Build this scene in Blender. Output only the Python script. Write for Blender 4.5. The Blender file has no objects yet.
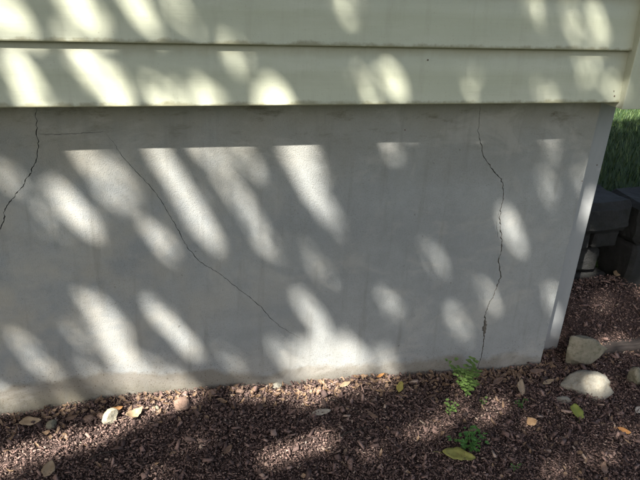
import bpy, bmesh, math, random
import numpy as np
from mathutils import Vector, Matrix, noise
from mathutils.geometry import delaunay_2d_cdt

random.seed(7)
rng = np.random.default_rng(11)
scene = bpy.context.scene
C = scene.collection

# ------------------------------------------------------------------ camera
F_PX = 620.0
CAM = np.array([0.0, -2.2, 1.72])
_vx = np.array([2460.0, -155.0, F_PX]); _vz = np.array([-71.0, 1361.0, F_PX])
_X = _vx / np.linalg.norm(_vx)
_vz = _vz - _X * (_vz @ _X); _D = _vz / np.linalg.norm(_vz)
_Y = np.cross(_X, _D)
RW = np.array([_X, _Y, -_D])                     # world = RW @ (right, down, forward)
cam_data = bpy.data.cameras.new('camera'); cam = bpy.data.objects.new('camera', cam_data); C.objects.link(cam)
cam_data.sensor_width = 36.0; cam_data.lens = F_PX / 640.0 * 36.0
cam_data.clip_start = 0.05; cam_data.clip_end = 1000
_m = Matrix([[RW[i][0], -RW[i][1], -RW[i][2], CAM[i]] for i in range(3)] + [[0, 0, 0, 1]])
cam.matrix_world = _m
scene.camera = cam

# ------------------------------------------------------------------ sky, sun, exposure
TILT = math.radians(32)
SN = 1.0 / math.sqrt(1 + (1.56 / math.cos(TILT)) ** 2)      # part of the sun direction along the wall normal
SP = math.sqrt(1 - SN * SN)
SUN = np.array([-SP * math.sin(TILT), -SN, SP * math.cos(TILT)])
world = bpy.data.worlds.new('World'); scene.world = world; world.use_nodes = True
nt = world.node_tree; bg = nt.nodes['Background']
sky = nt.nodes.new('ShaderNodeTexSky'); sky.sky_type = 'NISHITA'; sky.sun_disc = False
sky.sun_elevation = math.asin(SUN[2]); sky.sun_rotation = math.atan2(SUN[0], SUN[1])
sky.dust_density = 4.0; sky.ozone_density = 0.7; sky.air_density = 1.0
nt.links.new(sky.outputs[0], bg.inputs[0]); bg.inputs[1].default_value = 0.05
sl = bpy.data.lights.new('sun', 'SUN'); sl.energy = 4.3; sl.angle = math.radians(0.53); sl.color = (1, 0.97, 0.92)
so = bpy.data.objects.new('sun', sl); C.objects.link(so)
so.rotation_euler = Vector(SUN).to_track_quat('Z', 'Y').to_euler(); so.location = (-8, -8, 14)
scene.view_settings.view_transform = 'Standard'; scene.view_settings.look = 'None'
scene.view_settings.gamma = 1.0; scene.view_settings.use_curve_mapping = False
scene.view_settings.exposure = 2.5
scene.cycles.max_bounces = 6; scene.cycles.diffuse_bounces = 4; scene.cycles.transmission_bounces = 3

# ------------------------------------------------------------------ helpers
def ray(u, v): return RW @ np.array([u - 320.0, v - 240.0, F_PX])
def hit_y(u, v, y):
    d = ray(u, v); return CAM + d * ((y - CAM[1]) / d[1])
BX = [-3.0, -0.69, -0.30, 0.11, 0.55, 0.93, 1.40, 1.88, 4.0]
BZ = [0.0, 0.0, 0.024, 0.016, -0.011, -0.032, -0.072, -0.084, -0.09]
RY = 0.32                                          # face of the retaining wall
def gz(x, y):
    z = np.interp(x, BX, BZ)
    fy = np.clip(-np.asarray(y, float), 0, 3)
    bank = np.clip((np.asarray(x, float) - 1.93) / 0.12, 0, 1) * np.clip((np.asarray(y, float) - 0.03) / 0.26, 0, 1) ** 1.2 * 0.27
    bank = np.where(np.asarray(y, float) > 0.36, 0.0, bank)
    return bank + z * np.exp(-fy * 0.8) - 0.05 * fy + (-0.06) * (1 - np.exp(-fy * 0.8))
def hit_g(u, v, dz=0.0):
    d = ray(u, v); t = 1.0
    t = (CAM[2]) / -d[2]
    for _ in range(30):
        p = CAM + d * t
        t = (CAM[2] - (float(gz(p[0], p[1])) + dz)) / -d[2]
    return CAM + d * t

def link(o, parent=None):
    C.objects.link(o)
    if parent is not None: o.parent = parent
    return o
def mesh_obj(name, verts, faces, mat, parent=None, smooth=False):
    me = bpy.data.meshes.new(name); me.from_pydata([tuple(v) for v in verts], [], [tuple(f) for f in faces]); me.update()
    if smooth: me.polygons.foreach_set('use_smooth', [True] * len(me.polygons))
    o = bpy.data.objects.new(name, me)
    if mat: me.materials.append(mat)
    return link(o, parent)
def bm_obj(name, bm, mat, parent=None, smooth=False):
    me = bpy.data.meshes.new(name); bm.to_mesh(me); bm.free()
    if smooth: me.polygons.foreach_set('use_smooth', [True] * len(me.polygons))
    o = bpy.data.objects.new(name, me)
    if mat: me.materials.append(mat)
    return link(o, parent)
def np_obj(name, verts, quads, mat, parent=None, tone=None, smooth=False):
    """fast mesh from numpy arrays: verts (n,3), faces (m,k)"""
    me = bpy.data.meshes.new(name); n = len(verts); m, k = quads.shape
    me.vertices.add(n); me.vertices.foreach_set('co', verts.astype(np.float32).ravel())
    me.loops.add(m * k); me.loops.foreach_set('vertex_index', quads.astype(np.int32).ravel())
    me.polygons.add(m); me.polygons.foreach_set('loop_start', np.arange(0, m * k, k, dtype=np.int32))
    if smooth: me.polygons.foreach_set('use_smooth', np.ones(m, dtype=bool))
    me.update(calc_edges=True)
    if tone is not None:
        a = me.attributes.new('tone', 'FLOAT', 'POINT'); a.data.foreach_set('value', tone.astype(np.float32))
    me.validate()
    o = bpy.data.objects.new(name, me); me.materials.append(mat)
    return link(o, parent)
def empty(name, loc=(0, 0, 0)):
    o = bpy.data.objects.new(name, None); o.location = loc; o.empty_display_size = 0.1
    return link(o)
def tag(o, label=None, cat=None, group=None, kind=None):
    if label: o['label'] = label
    if cat: o['category'] = cat
    if group: o['group'] = group
    if kind: o['kind'] = kind
    return o
def box_bm(x0, x1, y0, y1, z0, z1, bev=0.0, seg=1):
    bm = bmesh.new(); bmesh.ops.create_cube(bm, size=1)
    for v in bm.verts:
        v.co = Vector(((x0 + x1) / 2 + v.co.x * (x1 - x0), (y0 + y1) / 2 + v.co.y * (y1 - y0), (z0 + z1) / 2 + v.co.z * (z1 - z0)))
    if bev: bmesh.ops.bevel(bm, geom=bm.edges[:], offset=bev, segments=seg, affect='EDGES', profile=0.6)
    return bm

# ------------------------------------------------------------------ materials
class Mat:
    def __init__(s, name, rough=0.85, spec=0.3):
        s.m = bpy.data.materials.new(name); s.m.use_nodes = True
        s.t = s.m.node_tree; s.b = s.t.nodes['Principled BSDF']
        s.b.inputs['Roughness'].default_value = rough; s.b.inputs['Specular IOR Level'].default_value = spec
        s.co = s.n('ShaderNodeTexCoord').outputs['Object']; s.h = None
    def n(s, t, **k):
        x = s.t.nodes.new(t)
        for a, v in k.items(): setattr(x, a, v)
        return x
    def l(s, a, b): s.t.links.new(a, b)
    def noise(s, scale, detail=4, rough=0.55, stretch=None, dist=0.0):
        x = s.n('ShaderNodeTexNoise'); x.inputs['Scale'].default_value = scale
        x.inputs['Detail'].default_value = detail; x.inputs['Roughness'].default_value = rough; x.inputs['Distortion'].default_value = dist
        co = s.co
        if stretch:
            mp = s.n('ShaderNodeMapping'); mp.inputs['Scale'].default_value = stretch; s.l(co, mp.inputs[0]); co = mp.outputs[0]
        s.l(co, x.inputs['Vector']); return x.outputs['Fac']
    def ramp(s, fac, stops):
        r = s.n('ShaderNodeValToRGB'); e = r.color_ramp.elements
        while len(e) < len(stops): e.new(0.5)
        for i, (p, c) in enumerate(stops):
            e[i].position = p; e[i].color = (c, c, c, 1) if isinstance(c, (int, float)) else (*c, 1)
        s.l(fac, r.inputs[0]); return r.outputs[0]
    def mix(s, fac, a, b, mode='MIX'):
        x = s.n('ShaderNodeMix', data_type='RGBA', blend_type=mode)
        for v, i in ((fac, 0), (a, 6), (b, 7)):
            if isinstance(v, (int, float)): x.inputs[i].default_value = v
            elif isinstance(v, tuple): x.inputs[i].default_value = (*v, 1)
            else: s.l(v, x.inputs[i])
        return x.outputs[2]
    def math(s, op, a, b=0.0, clamp=False):
        x = s.n('ShaderNodeMath', operation=op, use_clamp=clamp)
        for v, i in ((a, 0), (b, 1)):
            if isinstance(v, (int, float)): x.inputs[i].default_value = v
            else: s.l(v, x.inputs[i])
        return x.outputs[0]
    def sep(s, axis):
        x = s.n('ShaderNodeSeparateXYZ'); s.l(s.co, x.inputs[0]); return x.outputs[axis]
    def maprange(s, v, a, b, c=0.0, d=1.0):
        x = s.n('ShaderNodeMapRange'); s.l(v, x.inputs[0])
        for i, q in enumerate((a, b, c, d)): x.inputs[i + 1].default_value = q
        return x.outputs[0]
    def attr(s, name): return s.n('ShaderNodeAttribute', attribute_name=name).outputs['Fac']
    def color(s, c):
        if isinstance(c, tuple): s.b.inputs['Base Color'].default_value = (*c, 1)
        else: s.l(c, s.b.inputs['Base Color'])
    def bump(s, h, strength=0.5, dist=0.002):
        x = s.n('ShaderNodeBump'); x.inputs['Strength'].default_value = strength; x.inputs['Distance'].default_value = dist
        s.l(h, x.inputs['Height'])
        if s.h is not None: s.l(s.h, x.inputs['Normal'])
        s.h = x.outputs[0]; s.l(s.h, s.b.inputs['Normal'])

def make_parge():
    m = Mat('parged_concrete', 0.92, 0.2)
    big = m.noise(2.2, 5, 0.6); mid = m.noise(14, 5, 0.65); fine = m.noise(230, 4, 0.65); fine2 = m.noise(640, 2)
    c = m.ramp(big, [(0.3, (0.215, 0.223, 0.218)), (0.52, (0.262, 0.27, 0.258)), (0.72, (0.288, 0.292, 0.272))])
    c = m.mix(m.ramp(mid, [(0.35, 0.0), (0.7, 0.5)]), c, (0.20, 0.204, 0.192))
    # dark sand pits and pale grains
    c = m.mix(m.ramp(fine, [(0.54, 0.0), (0.66, 0.5)]), c, (0.13, 0.118, 0.10))
    c = m.mix(m.ramp(fine2, [(0.55, 0.0), (0.72, 0.4)]), c, (0.44, 0.42, 0.38))
    sx = m.maprange(m.sep(0), -0.6, 0.9, 1.0, 0.0)
    sand = m.math('MULTIPLY', m.ramp(m.noise(6, 4), [(0.42, 0.0), (0.62, 1.0)]), sx)
    c = m.mix(m.math('MULTIPLY', sand, 0.45), c, (0.40, 0.355, 0.27))
    # soil splash line near the sloping ground, and a darker, browner tone towards the siding
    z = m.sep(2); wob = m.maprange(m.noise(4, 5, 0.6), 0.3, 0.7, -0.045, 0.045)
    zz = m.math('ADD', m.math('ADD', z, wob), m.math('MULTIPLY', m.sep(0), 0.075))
    c = m.mix(m.maprange(zz, 0.118, 0.092, 0.0, 0.62), c, (0.155, 0.128, 0.09))
    c = m.mix(m.maprange(zz, 0.06, 0.0, 0.0, 0.5), c, (0.11, 0.10, 0.065))
    c = m.mix(m.math('MULTIPLY', m.ramp(m.noise(120, 3, 0.6), [(0.60, 0.0), (0.66, 0.8)]), m.maprange(zz, 0.26, 0.08)), c, (0.085, 0.062, 0.045))
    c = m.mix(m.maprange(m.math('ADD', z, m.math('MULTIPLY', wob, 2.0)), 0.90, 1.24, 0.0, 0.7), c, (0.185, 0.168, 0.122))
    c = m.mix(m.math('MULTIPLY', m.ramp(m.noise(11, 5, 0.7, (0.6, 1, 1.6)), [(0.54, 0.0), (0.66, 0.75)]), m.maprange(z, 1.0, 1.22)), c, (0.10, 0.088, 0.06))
    c = m.mix(m.ramp(m.noise(3.2, 6, 0.7, (1, 1, 1.6), 0.8), [(0.53, 0.0), (0.64, 0.4)]), c, (0.34, 0.325, 0.285))
    drip = m.ramp(m.noise(9, 4, 0.6, (2.5, 1, 0.25)), [(0.55, 0.0), (0.72, 0.4)])
    c = m.mix(drip, c, (0.16, 0.155, 0.135))
    c = m.mix(m.ramp(m.noise(38, 3, 0.5), [(0.72, 0.0), (0.76, 0.6)]), c, (0.10, 0.09, 0.075))
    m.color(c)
    m.bump(m.noise(9, 4, 0.6), 0.35, 0.006); m.bump(m.noise(95, 4, 0.65), 0.4, 0.002); m.bump(fine, 0.9, 0.0022); m.bump(fine2, 0.6, 0.0008)
    return m.m
def make_crackmat():
    m = Mat('crack_concrete', 0.95, 0.1)
    m.color(m.ramp(m.noise(160, 4), [(0.35, (0.12, 0.115, 0.10)), (0.7, (0.22, 0.21, 0.19))])); m.bump(m.noise(300, 3), 0.8, 0.002)
    return m.m
def make_strip():
    m = Mat('smooth_cement', 0.75, 0.35)
    c = m.ramp(m.noise(7, 5, 0.6, (1, 1, 0.3)), [(0.3, (0.225, 0.23, 0.225)), (0.7, (0.285, 0.287, 0.275))])
    c = m.mix(m.ramp(m.noise(60, 4), [(0.6, 0.0), (0.75, 0.5)]), c, (0.22, 0.21, 0.2))
    m.color(c); m.bump(m.noise(80, 4), 0.4, 0.0015); m.bump(m.noise(500, 2), 0.4, 0.0006)
    return m.m
def make_siding(name='painted_siding', k=1.0, board=True):
    m = Mat(name, 0.48, 0.4)
    c = m.ramp(m.noise(1.6, 4, 0.6, (0.6, 1, 3)), [(0.3, (0.34 * k, 0.347 * k, 0.256 * k)), (0.7, (0.395 * k, 0.40 * k, 0.297 * k))])
    st = m.ramp(m.noise(7, 5, 0.65, (3.0, 3, 0.35)), [(0.5, 0.0), (0.8, 0.5)])
    c = m.mix(st, c, (0.27 * k, 0.268 * k, 0.19 * k))
    c = m.mix(m.ramp(m.noise(5, 5, 0.7, (0.5, 1, 2)), [(0.5, 0.0), (0.7, 0.35)]), c, (0.44 * k, 0.43 * k, 0.34 * k))
    c = m.mix(m.ramp(m.noise(230, 3, 0.5), [(0.66, 0.0), (0.74, 0.6)]), c, (0.22, 0.205, 0.14))
    if board:                                         # grime and painted-in olive lap shade under the board above and along the butt edge
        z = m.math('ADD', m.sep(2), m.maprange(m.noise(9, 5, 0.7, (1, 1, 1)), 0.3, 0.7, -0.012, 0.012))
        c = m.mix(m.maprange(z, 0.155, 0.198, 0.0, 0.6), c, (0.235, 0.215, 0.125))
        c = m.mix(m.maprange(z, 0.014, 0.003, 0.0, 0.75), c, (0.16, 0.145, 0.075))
    m.color(c)
    m.bump(m.noise(2.5, 3, 0.5, (1, 1, 2)), 0.6, 0.010); m.bump(m.noise(30, 5, 0.65, (0.12, 1, 4)), 0.35, 0.0014)
    r = m.ramp(m.noise(20, 4), [(0.3, 0.42), (0.7, 0.62)]); m.l(r, m.b.inputs['Roughness'])
    return m.m
def make_soil():
    m = Mat('soil', 0.95, 0.15)
    m.color(m.ramp(m.noise(60, 6, 0.7), [(0.3, (0.022, 0.015, 0.013)), (0.7, (0.075, 0.05, 0.042))]))
    m.bump(m.noise(45, 6, 0.7), 1.0, 0.012); return m.m
def make_chip():
    m = Mat('bark_mulch', 0.9, 0.2)
    c = m.ramp(m.attr('tone'), [(0.0, (0.032, 0.023, 0.019)), (0.3, (0.095, 0.062, 0.052)), (0.55, (0.195, 0.124, 0.10)), (0.8, (0.29, 0.195, 0.155)), (1.0, (0.44, 0.34, 0.255))])
    c = m.mix(m.ramp(m.noise(160, 4), [(0.4, 0.0), (0.75, 0.6)]), c, (0.06, 0.043, 0.04)); m.color(c)
    m.bump(m.noise(350, 3), 0.6, 0.001); return m.m
def make_lawn():
    m = Mat('lawn', 0.9, 0.2)
    m.color(m.ramp(m.noise(8, 6, 0.7), [(0.3, (0.015, 0.03, 0.008)), (0.7, (0.035, 0.06, 0.016))]))
    m.bump(m.noise(60, 5, 0.7), 1.0, 0.03); return m.m
def make_blade():
    m = Mat('grass_blade', 0.6, 0.3)
    c = m.ramp(m.attr('tone'), [(0.0, (0.014, 0.032, 0.009)), (0.6, (0.028, 0.06, 0.015)), (1.0, (0.075, 0.10, 0.03))]); m.color(c)
    return m.m
def make_leafmat(name, a, b, spot=None, trans=0.25, veins=False):
    m = Mat(name, 0.55, 0.3)
    c = m.ramp(m.noise(28, 5, 0.7), [(0.32, tuple(v * 0.7 for v in a)), (0.68, b)])
    if spot: c = m.mix(m.ramp(m.noise(120, 3), [(0.58, 0.0), (0.68, 0.8)]), c, spot)
    m.color(c)
    tr = m.n('ShaderNodeBsdfTranslucent'); m.l(c, tr.inputs[0])
    mx = m.n('ShaderNodeMixShader'); mx.inputs[0].default_value = trans
    m.l(m.b.outputs[0], mx.inputs[1]); m.l(tr.outputs[0], mx.inputs[2]); m.l(mx.outputs[0], m.t.nodes['Material Output'].inputs[0])
    m.bump(m.noise(140, 3), 0.4, 0.001); return m.m
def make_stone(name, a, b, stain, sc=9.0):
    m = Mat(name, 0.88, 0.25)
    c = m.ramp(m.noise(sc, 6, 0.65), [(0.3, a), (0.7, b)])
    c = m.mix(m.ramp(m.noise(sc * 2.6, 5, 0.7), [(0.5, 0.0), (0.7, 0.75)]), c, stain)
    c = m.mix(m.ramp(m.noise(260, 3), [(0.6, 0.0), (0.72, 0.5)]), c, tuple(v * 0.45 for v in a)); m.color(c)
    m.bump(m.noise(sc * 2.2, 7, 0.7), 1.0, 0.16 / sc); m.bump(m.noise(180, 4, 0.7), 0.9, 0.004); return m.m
def make_timber():
    m = Mat('weathered_timber', 0.9, 0.2)
    c = m.ramp(m.noise(12, 6, 0.7, (0.5, 6, 6)), [(0.3, (0.018, 0.014, 0.012)), (0.7, (0.055, 0.045, 0.038))]); m.color(c)
    m.bump(m.noise(14, 6, 0.7, (0.4, 7, 7)), 0.8, 0.006); return m.m
def make_bark():
    m = Mat('bark', 0.95, 0.15)
    m.color(m.ramp(m.noise(14, 6, 0.7, (3, 3, 0.5)), [(0.3, (0.05, 0.038, 0.028)), (0.7, (0.14, 0.11, 0.085))]))
    m.bump(m.noise(16, 6, 0.7, (3, 3, 0.5)), 1.0, 0.03); return m.m
def make_plain(name, c, rough=0.7):
    m = Mat(name, rough, 0.3); m.color(m.ramp(m.noise(18, 5, 0.6), [(0.3, tuple(v * 0.85 for v in c)), (0.7, c)])); m.bump(m.noise(90, 3), 0.3, 0.002); return m.m

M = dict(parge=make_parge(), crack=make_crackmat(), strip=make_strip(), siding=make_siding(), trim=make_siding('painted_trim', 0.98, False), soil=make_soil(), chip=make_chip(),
         lawn=make_lawn(), blade=make_blade(), timber=make_timber(), bark=make_bark(),
         nail=make_plain('rusty_nail', (0.10, 0.065, 0.045), 0.6), roof=make_plain('asphalt_shingle', (0.07, 0.065, 0.06), 0.95),
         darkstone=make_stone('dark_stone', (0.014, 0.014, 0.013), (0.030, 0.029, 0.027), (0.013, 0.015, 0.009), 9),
         treeleaf=make_leafmat('tree_leaf', (0.04, 0.075, 0.02), (0.075, 0.12, 0.035), None, 0.2))

# ------------------------------------------------------------------ ground
def axis(lo, a, b, hi, step):
    core = np.arange(a, b + 1e-6, step)
    left = a - np.geomspace(step, a - lo, 14); right = b + np.geomspace(step, hi - b, 14)
    return np.concatenate([left[::-1], core, right])
xs = axis(-150, -2.0, 5.0, 150, 0.1); ys = axis(-150, -3.0, 6.0, 150, 0.1)
RAISE = 0.44
gx, gy = np.meshgrid(xs, ys)
def ground_z(x, y):
    up = np.clip((y - (RY + 0.10)) / 0.12, 0, 1) * RAISE
    return gz(x, y) - 0.035 + up + 0.03 * np.clip(y - RY - 0.3, 0, 12) * 0.3
gzv = ground_z(gx, gy)
gv = np.stack([gx, gy, gzv], -1).reshape(-1, 3)
ny, nx = gx.shape
idx = np.arange(nx * ny).reshape(ny, nx)
gq = np.stack([idx[:-1, :-1], idx[:-1, 1:], idx[1:, 1:], idx[1:, :-1]], -1).reshape(-1, 4)
ground = np_obj('ground', gv, gq, M['lawn'], smooth=True); tag(ground, 'green lawn ground around the house and beyond the stone edging', 'ground', kind='structure')

# mulch bed sheet in front of the wall and round the corner
bx_ = np.arange(-3.2, 4.6, 0.05); by_ = np.concatenate([np.arange(-1.75, -0.0, 0.05), [0.0, 0.06, 0.12, 0.18, 0.24, 0.32, 0.40]])
qx, qy = np.meshgrid(bx_, by_)
def bed_z(x, y):
    n = np.sin(x * 9.1 + 1.3 * np.sin(y * 7)) * np.sin(y * 11.3 + x * 3.1) * 0.006 + np.sin(x * 23 + y * 17) * 0.003
    return gz(x, y) + n
bz_ = bed_z(qx, qy) - 0.012
edge = np.clip((-1.45 - qy) / 0.3, 0, 1); bz_ = bz_ - edge * 0.05
bv = np.stack([qx, qy, bz_], -1).reshape(-1, 3); ny, nx = qx.shape
idx = np.arange(nx * ny).reshape(ny, nx)
bq = np.stack([idx[:-1, :-1], idx[:-1, 1:], idx[1:, 1:], idx[1:, :-1]], -1).reshape(-1, 4)
bed = np_obj('mulch_bed', bv, bq, M['soil'], smooth=True); tag(bed, 'dark soil of the planting bed along the foundation', 'soil', kind='structure')

# ------------------------------------------------------------------ house
Z_SID = 1.2524; Z_TOP = 3.55
XL = -6.0; XR = 1.963; XE = 1.79; DEP = 0.11; OV = 0.111; YB = 7.0
house = empty('house', (0, 0, -0.2)); HOFF = Vector((0, 0, 0.2))
tag(house, 'cream sided house standing on a cracked grey parged foundation', 'house')
def hchild(o, parent=None):
    o.parent = parent if parent is not None else house
    o.location = o.location + (HOFF if parent is None else Vector((0, 0, 0)))
    return o

def wall_y(x, z):
    return 0.0022 * noise.noise((x * 2.1, z * 2.1, 3.0)) + 0.0012 * noise.noise((x * 7, z * 7, 9.0))
def W(p):
    q = hit_y(p[0], p[1], 0.0); return (q[0], q[2])
cracks_px = [
  ([(35.5, 99), (36, 112), (36.5, 130), (38.5, 148), (36, 160), (30, 174), (21, 188), (12, 199), (5, 209), (3.5, 222), (-6, 240), (-9, 262)], 2.8, 3.6, 'vertical crack near the left end of the wall'),
  ([(39.3, 134), (60, 134.5), (78, 133.5), (95, 132.5), (104, 132)], 1.6, 1.8, 'short faint horizontal crack under the siding'),
  ([(105.5, 133), (114, 143), (122, 156), (133, 168), (150, 186), (160, 199), (171, 217), (178, 230), (184, 241), (187, 247), (199, 261), (206, 266), (216, 271), (229, 281), (241, 291), (252, 299), (263, 309), (270, 318), (281, 327), (291, 333), (300, 338)], 1.9, 2.3, 'long diagonal hairline crack'),
  ([(480, 99), (479.5, 118), (478, 132), (481, 144), (484, 157), (491, 168), (500, 178), (503, 184), (503.5, 199), (500.5, 209), (500, 222), (501.5, 236), (501.5, 249), (498.5, 260), (500, 271), (501, 277), (497, 285), (494, 295), (489, 304), (485.5, 312), (485, 326), (483.5, 344), (481.5, 356), (478, 366), (476, 378)], 2.8, 6.5, 'long wandering vertical crack'),
  ([(499, 211), (497, 220), (497, 230), (498.5, 240)], 1.5, 1.5, 'fine hairline beside the vertical crack'),
]
def crack_lines(pts, w0, w1, seed, chip=0, jag=1.0):
    r = random.Random(seed)
    P = [Vector(W(p)) for p in pts]; out = []
    for a, b in zip(P[:-1], P[1:]):
        n = max(2, int((b - a).length / 0.007))
        nn = Vector((-(b - a).y, (b - a).x)).normalized()
        for i in range(n):
            t = i / n
            out.append(a.lerp(b, t) + nn * jag * ((r.uniform(-1, 1) * 0.0026 + 0.006 * noise.noise((a.x * 60 + t * 3, seed, 1.0))) if i else 0))
    out.append(P[-1]); N = len(out); L, R_ = [], []
    for i, p in enumerate(out):
        d = (out[min(i + 1, N - 1)] - out[max(i - 1, 0)]).normalized(); nn = Vector((-d.y, d.x))
        t = i / (N - 1); w = (w0 + (w1 - w0) * t) * 0.001 * r.uniform(0.35, 1.4)
        if chip: w *= 1 + 2.2 * math.exp(-((t - chip) / 0.035) ** 2)
        w *= min(1.0, 0.25 + 6 * min(t, 1 - t))
        L.append(p + nn * w / 2); R_.append(p - nn * w / 2)
    return L, out, R_
ZB = -0.22; ZT = 1.30
pts, edges, polys = [], [], []
def addp(p): pts.append(Vector((p[0], p[1]))); return len(pts) - 1
x_grid = list(np.arange(-1.6, XE, 0.034)); z_grid = list(np.arange(ZB, ZT, 0.04))
corner = [addp(p) for p in ((-1.7, ZB), (XE, ZB), (XE, ZT), (-1.7, ZT))]
for a, b in zip(corner, corner[1:] + corner[:1]): edges.append((a, b))
crack_data = []
for k, (pp, w0, w1, lab) in enumerate(cracks_px):
    Lc, Cc, Rc = crack_lines(pp, w0, w1, 40 + k, 0.79 if k == 3 else 0.0, (0.8, 0.5, 0.55, 0.9, 0.6)[k])
    loop = [addp(p) for p in Lc] + [addp(p) for p in reversed(Rc)]
    for a, b in zip(loop, loop[1:] + loop[:1]): edges.append((a, b))
    polys.append(np.array([[p.x, p.y] for p in Lc] + [[p.x, p.y] for p in reversed(Rc)])); crack_data.append((Lc, Cc, Rc, lab))
allc = np.concatenate(polys)
for x in x_grid:
    for z in z_grid:
        q = np.array([x + random.uniform(-0.008, 0.008), z + random.uniform(-0.008, 0.008)])
        if q[0] > XE - 0.004 or q[1] < ZB + 0.01 or q[0] < -1.69: continue
        if np.min(np.sum((allc - q) ** 2, 1)) > 0.007 ** 2: addp(q)
rv = delaunay_2d_cdt(pts, edges, [], 0, 1e-6)
def inside(poly, x, y):
    px, py = poly[:, 0], poly[:, 1]; qx_, qy_ = np.roll(px, -1), np.roll(py, -1)
    c = ((py > y) != (qy_ > y)) & (x < (qx_ - px) * (y - py) / (qy_ - py + 1e-15) + px)
    return bool(np.count_nonzero(c) & 1)
wv = [(p.x, wall_y(p.x, p.y), p.y) for p in rv[0]]; wf = []
bbs = [(P[:, 0].min(), P[:, 0].max(), P[:, 1].min(), P[:, 1].max()) for P in polys]
for f in rv[2]:
    cx = sum(rv[0][i].x for i in f) / 3; cy = sum(rv[0][i].y for i in f) / 3; bad = False
    for P, b in zip(polys, bbs):
        if b[0] <= cx <= b[1] and b[2] <= cy <= b[3] and inside(P, cx, cy): bad = True; break
    if not bad:
        a, b_, c = (rv[0][i] for i in f)
        wf.append(f if (b_ - a).cross(c - a) > 0 else f[::-1])
# seam back into the wall at the right end (side return of the parging)
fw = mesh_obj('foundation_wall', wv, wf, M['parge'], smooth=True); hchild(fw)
fw['label'] = 'grey parged foundation wall with several cracks'
ret = bm_obj('parging_edge', box_bm(XE - 0.06, XE, 0.004, DEP + 0.03, ZB, 1.30, 0.0), M['parge'], None); hchild(ret)
for Lc, Cc, Rc, lab in crack_data:
    v, f = [], []
    for l, c, r in zip(Lc, Cc, Rc):
        y = wall_y(l.x, l.y)
        dep = 0.003 + 2.6 * (l - r).length
        v += [(l.x, y, l.y), (c.x, y + min(dep, 0.018), c.y), (r.x, wall_y(r.x, r.y), r.y)]
    for i in range(len(Lc) - 1):
        a = 3 * i; f += [(a, a + 1, a + 4, a + 3), (a + 1, a + 2, a + 5, a + 4)]
    o = mesh_obj('crack', v, f, M['crack']); o.parent = fw; o['label'] = lab
# the rest of the foundation: left of view, recessed corner strip, side wall
hchild(bm_obj('foundation_extension', box_bm(XL, -1.7, 0.0, 0.2, ZB, 1.30), M['parge']))
o = hchild(bm_obj('corner_strip', box_bm(XE - 0.10, XR, DEP, 0.30, ZB, 1.2514, 0.006, 2), M['strip'])); o['label'] = 'smooth pale cement strip at the corner, set back from the parging'
hchild(bm_obj('foundation_side', box_bm(XR - 0.2, XR - 0.004, 0.31, YB, ZB, 1.2514), M['parge']))
# closing sill under the siding overhang
hchild(bm_obj('sill_board', box_bm(XL, XR + OV - 0.03, -OV + 0.022, 0.0, Z_SID + 0.006, Z_SID + 0.03), M['trim']))
EXP = 0.1983
def board_mesh(length, name):
    """one siding board along +X, face towards -Y, butt edge with a small rolled lip; origin at its bottom left"""
    prof = [(0.014, 0.004), (0.0, 0.0), (-0.0012, 0.0015), (-0.0012, 0.005), (0.0, 0.008), (0.009, EXP * 0.5), (0.0165, EXP + 0.012), (0.022, EXP + 0.012)]
    n = max(2, int(length / 0.25)); v = []; f = []
    for i in range(n + 1):
        x = length * i / n
        for (y, z) in prof:
            w = 0.0011 * noise.noise((x * 1.3, z * 9, 1.0)); v.append((x, y + w, z + 0.0008 * noise.noise((x * 0.9, 4.0, 2.0))))
    k = len(prof)
    for i in range(n):
        for j in range(k - 1):
            a = i * k + j; f.append((a, a + k, a + k + 1, a + 1))
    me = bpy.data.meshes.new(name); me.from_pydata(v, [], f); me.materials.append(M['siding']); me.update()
    me.polygons.foreach_set('use_smooth', [j % (k - 1) in (4, 5) for j in range(len(f))])
    return me
XC = 1.781                                           # left edge of the corner board
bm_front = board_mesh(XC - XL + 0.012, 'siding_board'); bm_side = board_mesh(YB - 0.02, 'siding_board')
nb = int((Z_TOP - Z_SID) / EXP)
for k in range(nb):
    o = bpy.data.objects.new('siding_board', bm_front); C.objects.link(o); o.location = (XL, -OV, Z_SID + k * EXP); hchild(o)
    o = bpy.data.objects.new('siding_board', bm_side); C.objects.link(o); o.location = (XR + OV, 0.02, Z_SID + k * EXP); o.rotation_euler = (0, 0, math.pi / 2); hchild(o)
o = hchild(bm_obj('corner_board', box_bm(XC, XR + OV + 0.03, -OV - 0.026, 0.06, Z_SID - 0.022, Z_TOP + 0.01, 0.004, 2), M['trim'])); o['label'] = 'cream corner board standing proud of the siding'
# wall sheathing behind the boards, the eaves and the roof
hchild(bm_obj('wall_sheathing', box_bm(XL + 0.03, XR + OV - 0.025, -OV + 0.0235, YB, Z_SID + 0.035, Z_TOP), M['trim']))
hchild(bm_obj('eave', box_bm(XL - 0.3, XR + OV + 0.12, -OV - 0.28, YB + 0.3, Z_TOP + 0.0, Z_TOP + 0.10), M['trim']))
rb = bmesh.new(); zx = Z_TOP + 0.10; zr = zx + 1.6; xr = XR + OV + 0.12; xl = XL - 0.3; yf = -OV - 0.28; yb = YB + 0.3; ym = (yf + yb) / 2
vv = [rb.verts.new(p) for p in ((xl, yf, zx), (xr, yf, zx), (xr, yb, zx), (xl, yb, zx), (xl + 3.2, ym, zr), (xr - 3.2, ym, zr))]
for q in ((0, 1, 5, 4), (1, 2, 5), (2, 3, 4, 5), (3, 0, 4)): rb.faces.new([vv[i] for i in q])
hchild(bm_obj('roof', rb, M['roof']))
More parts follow.
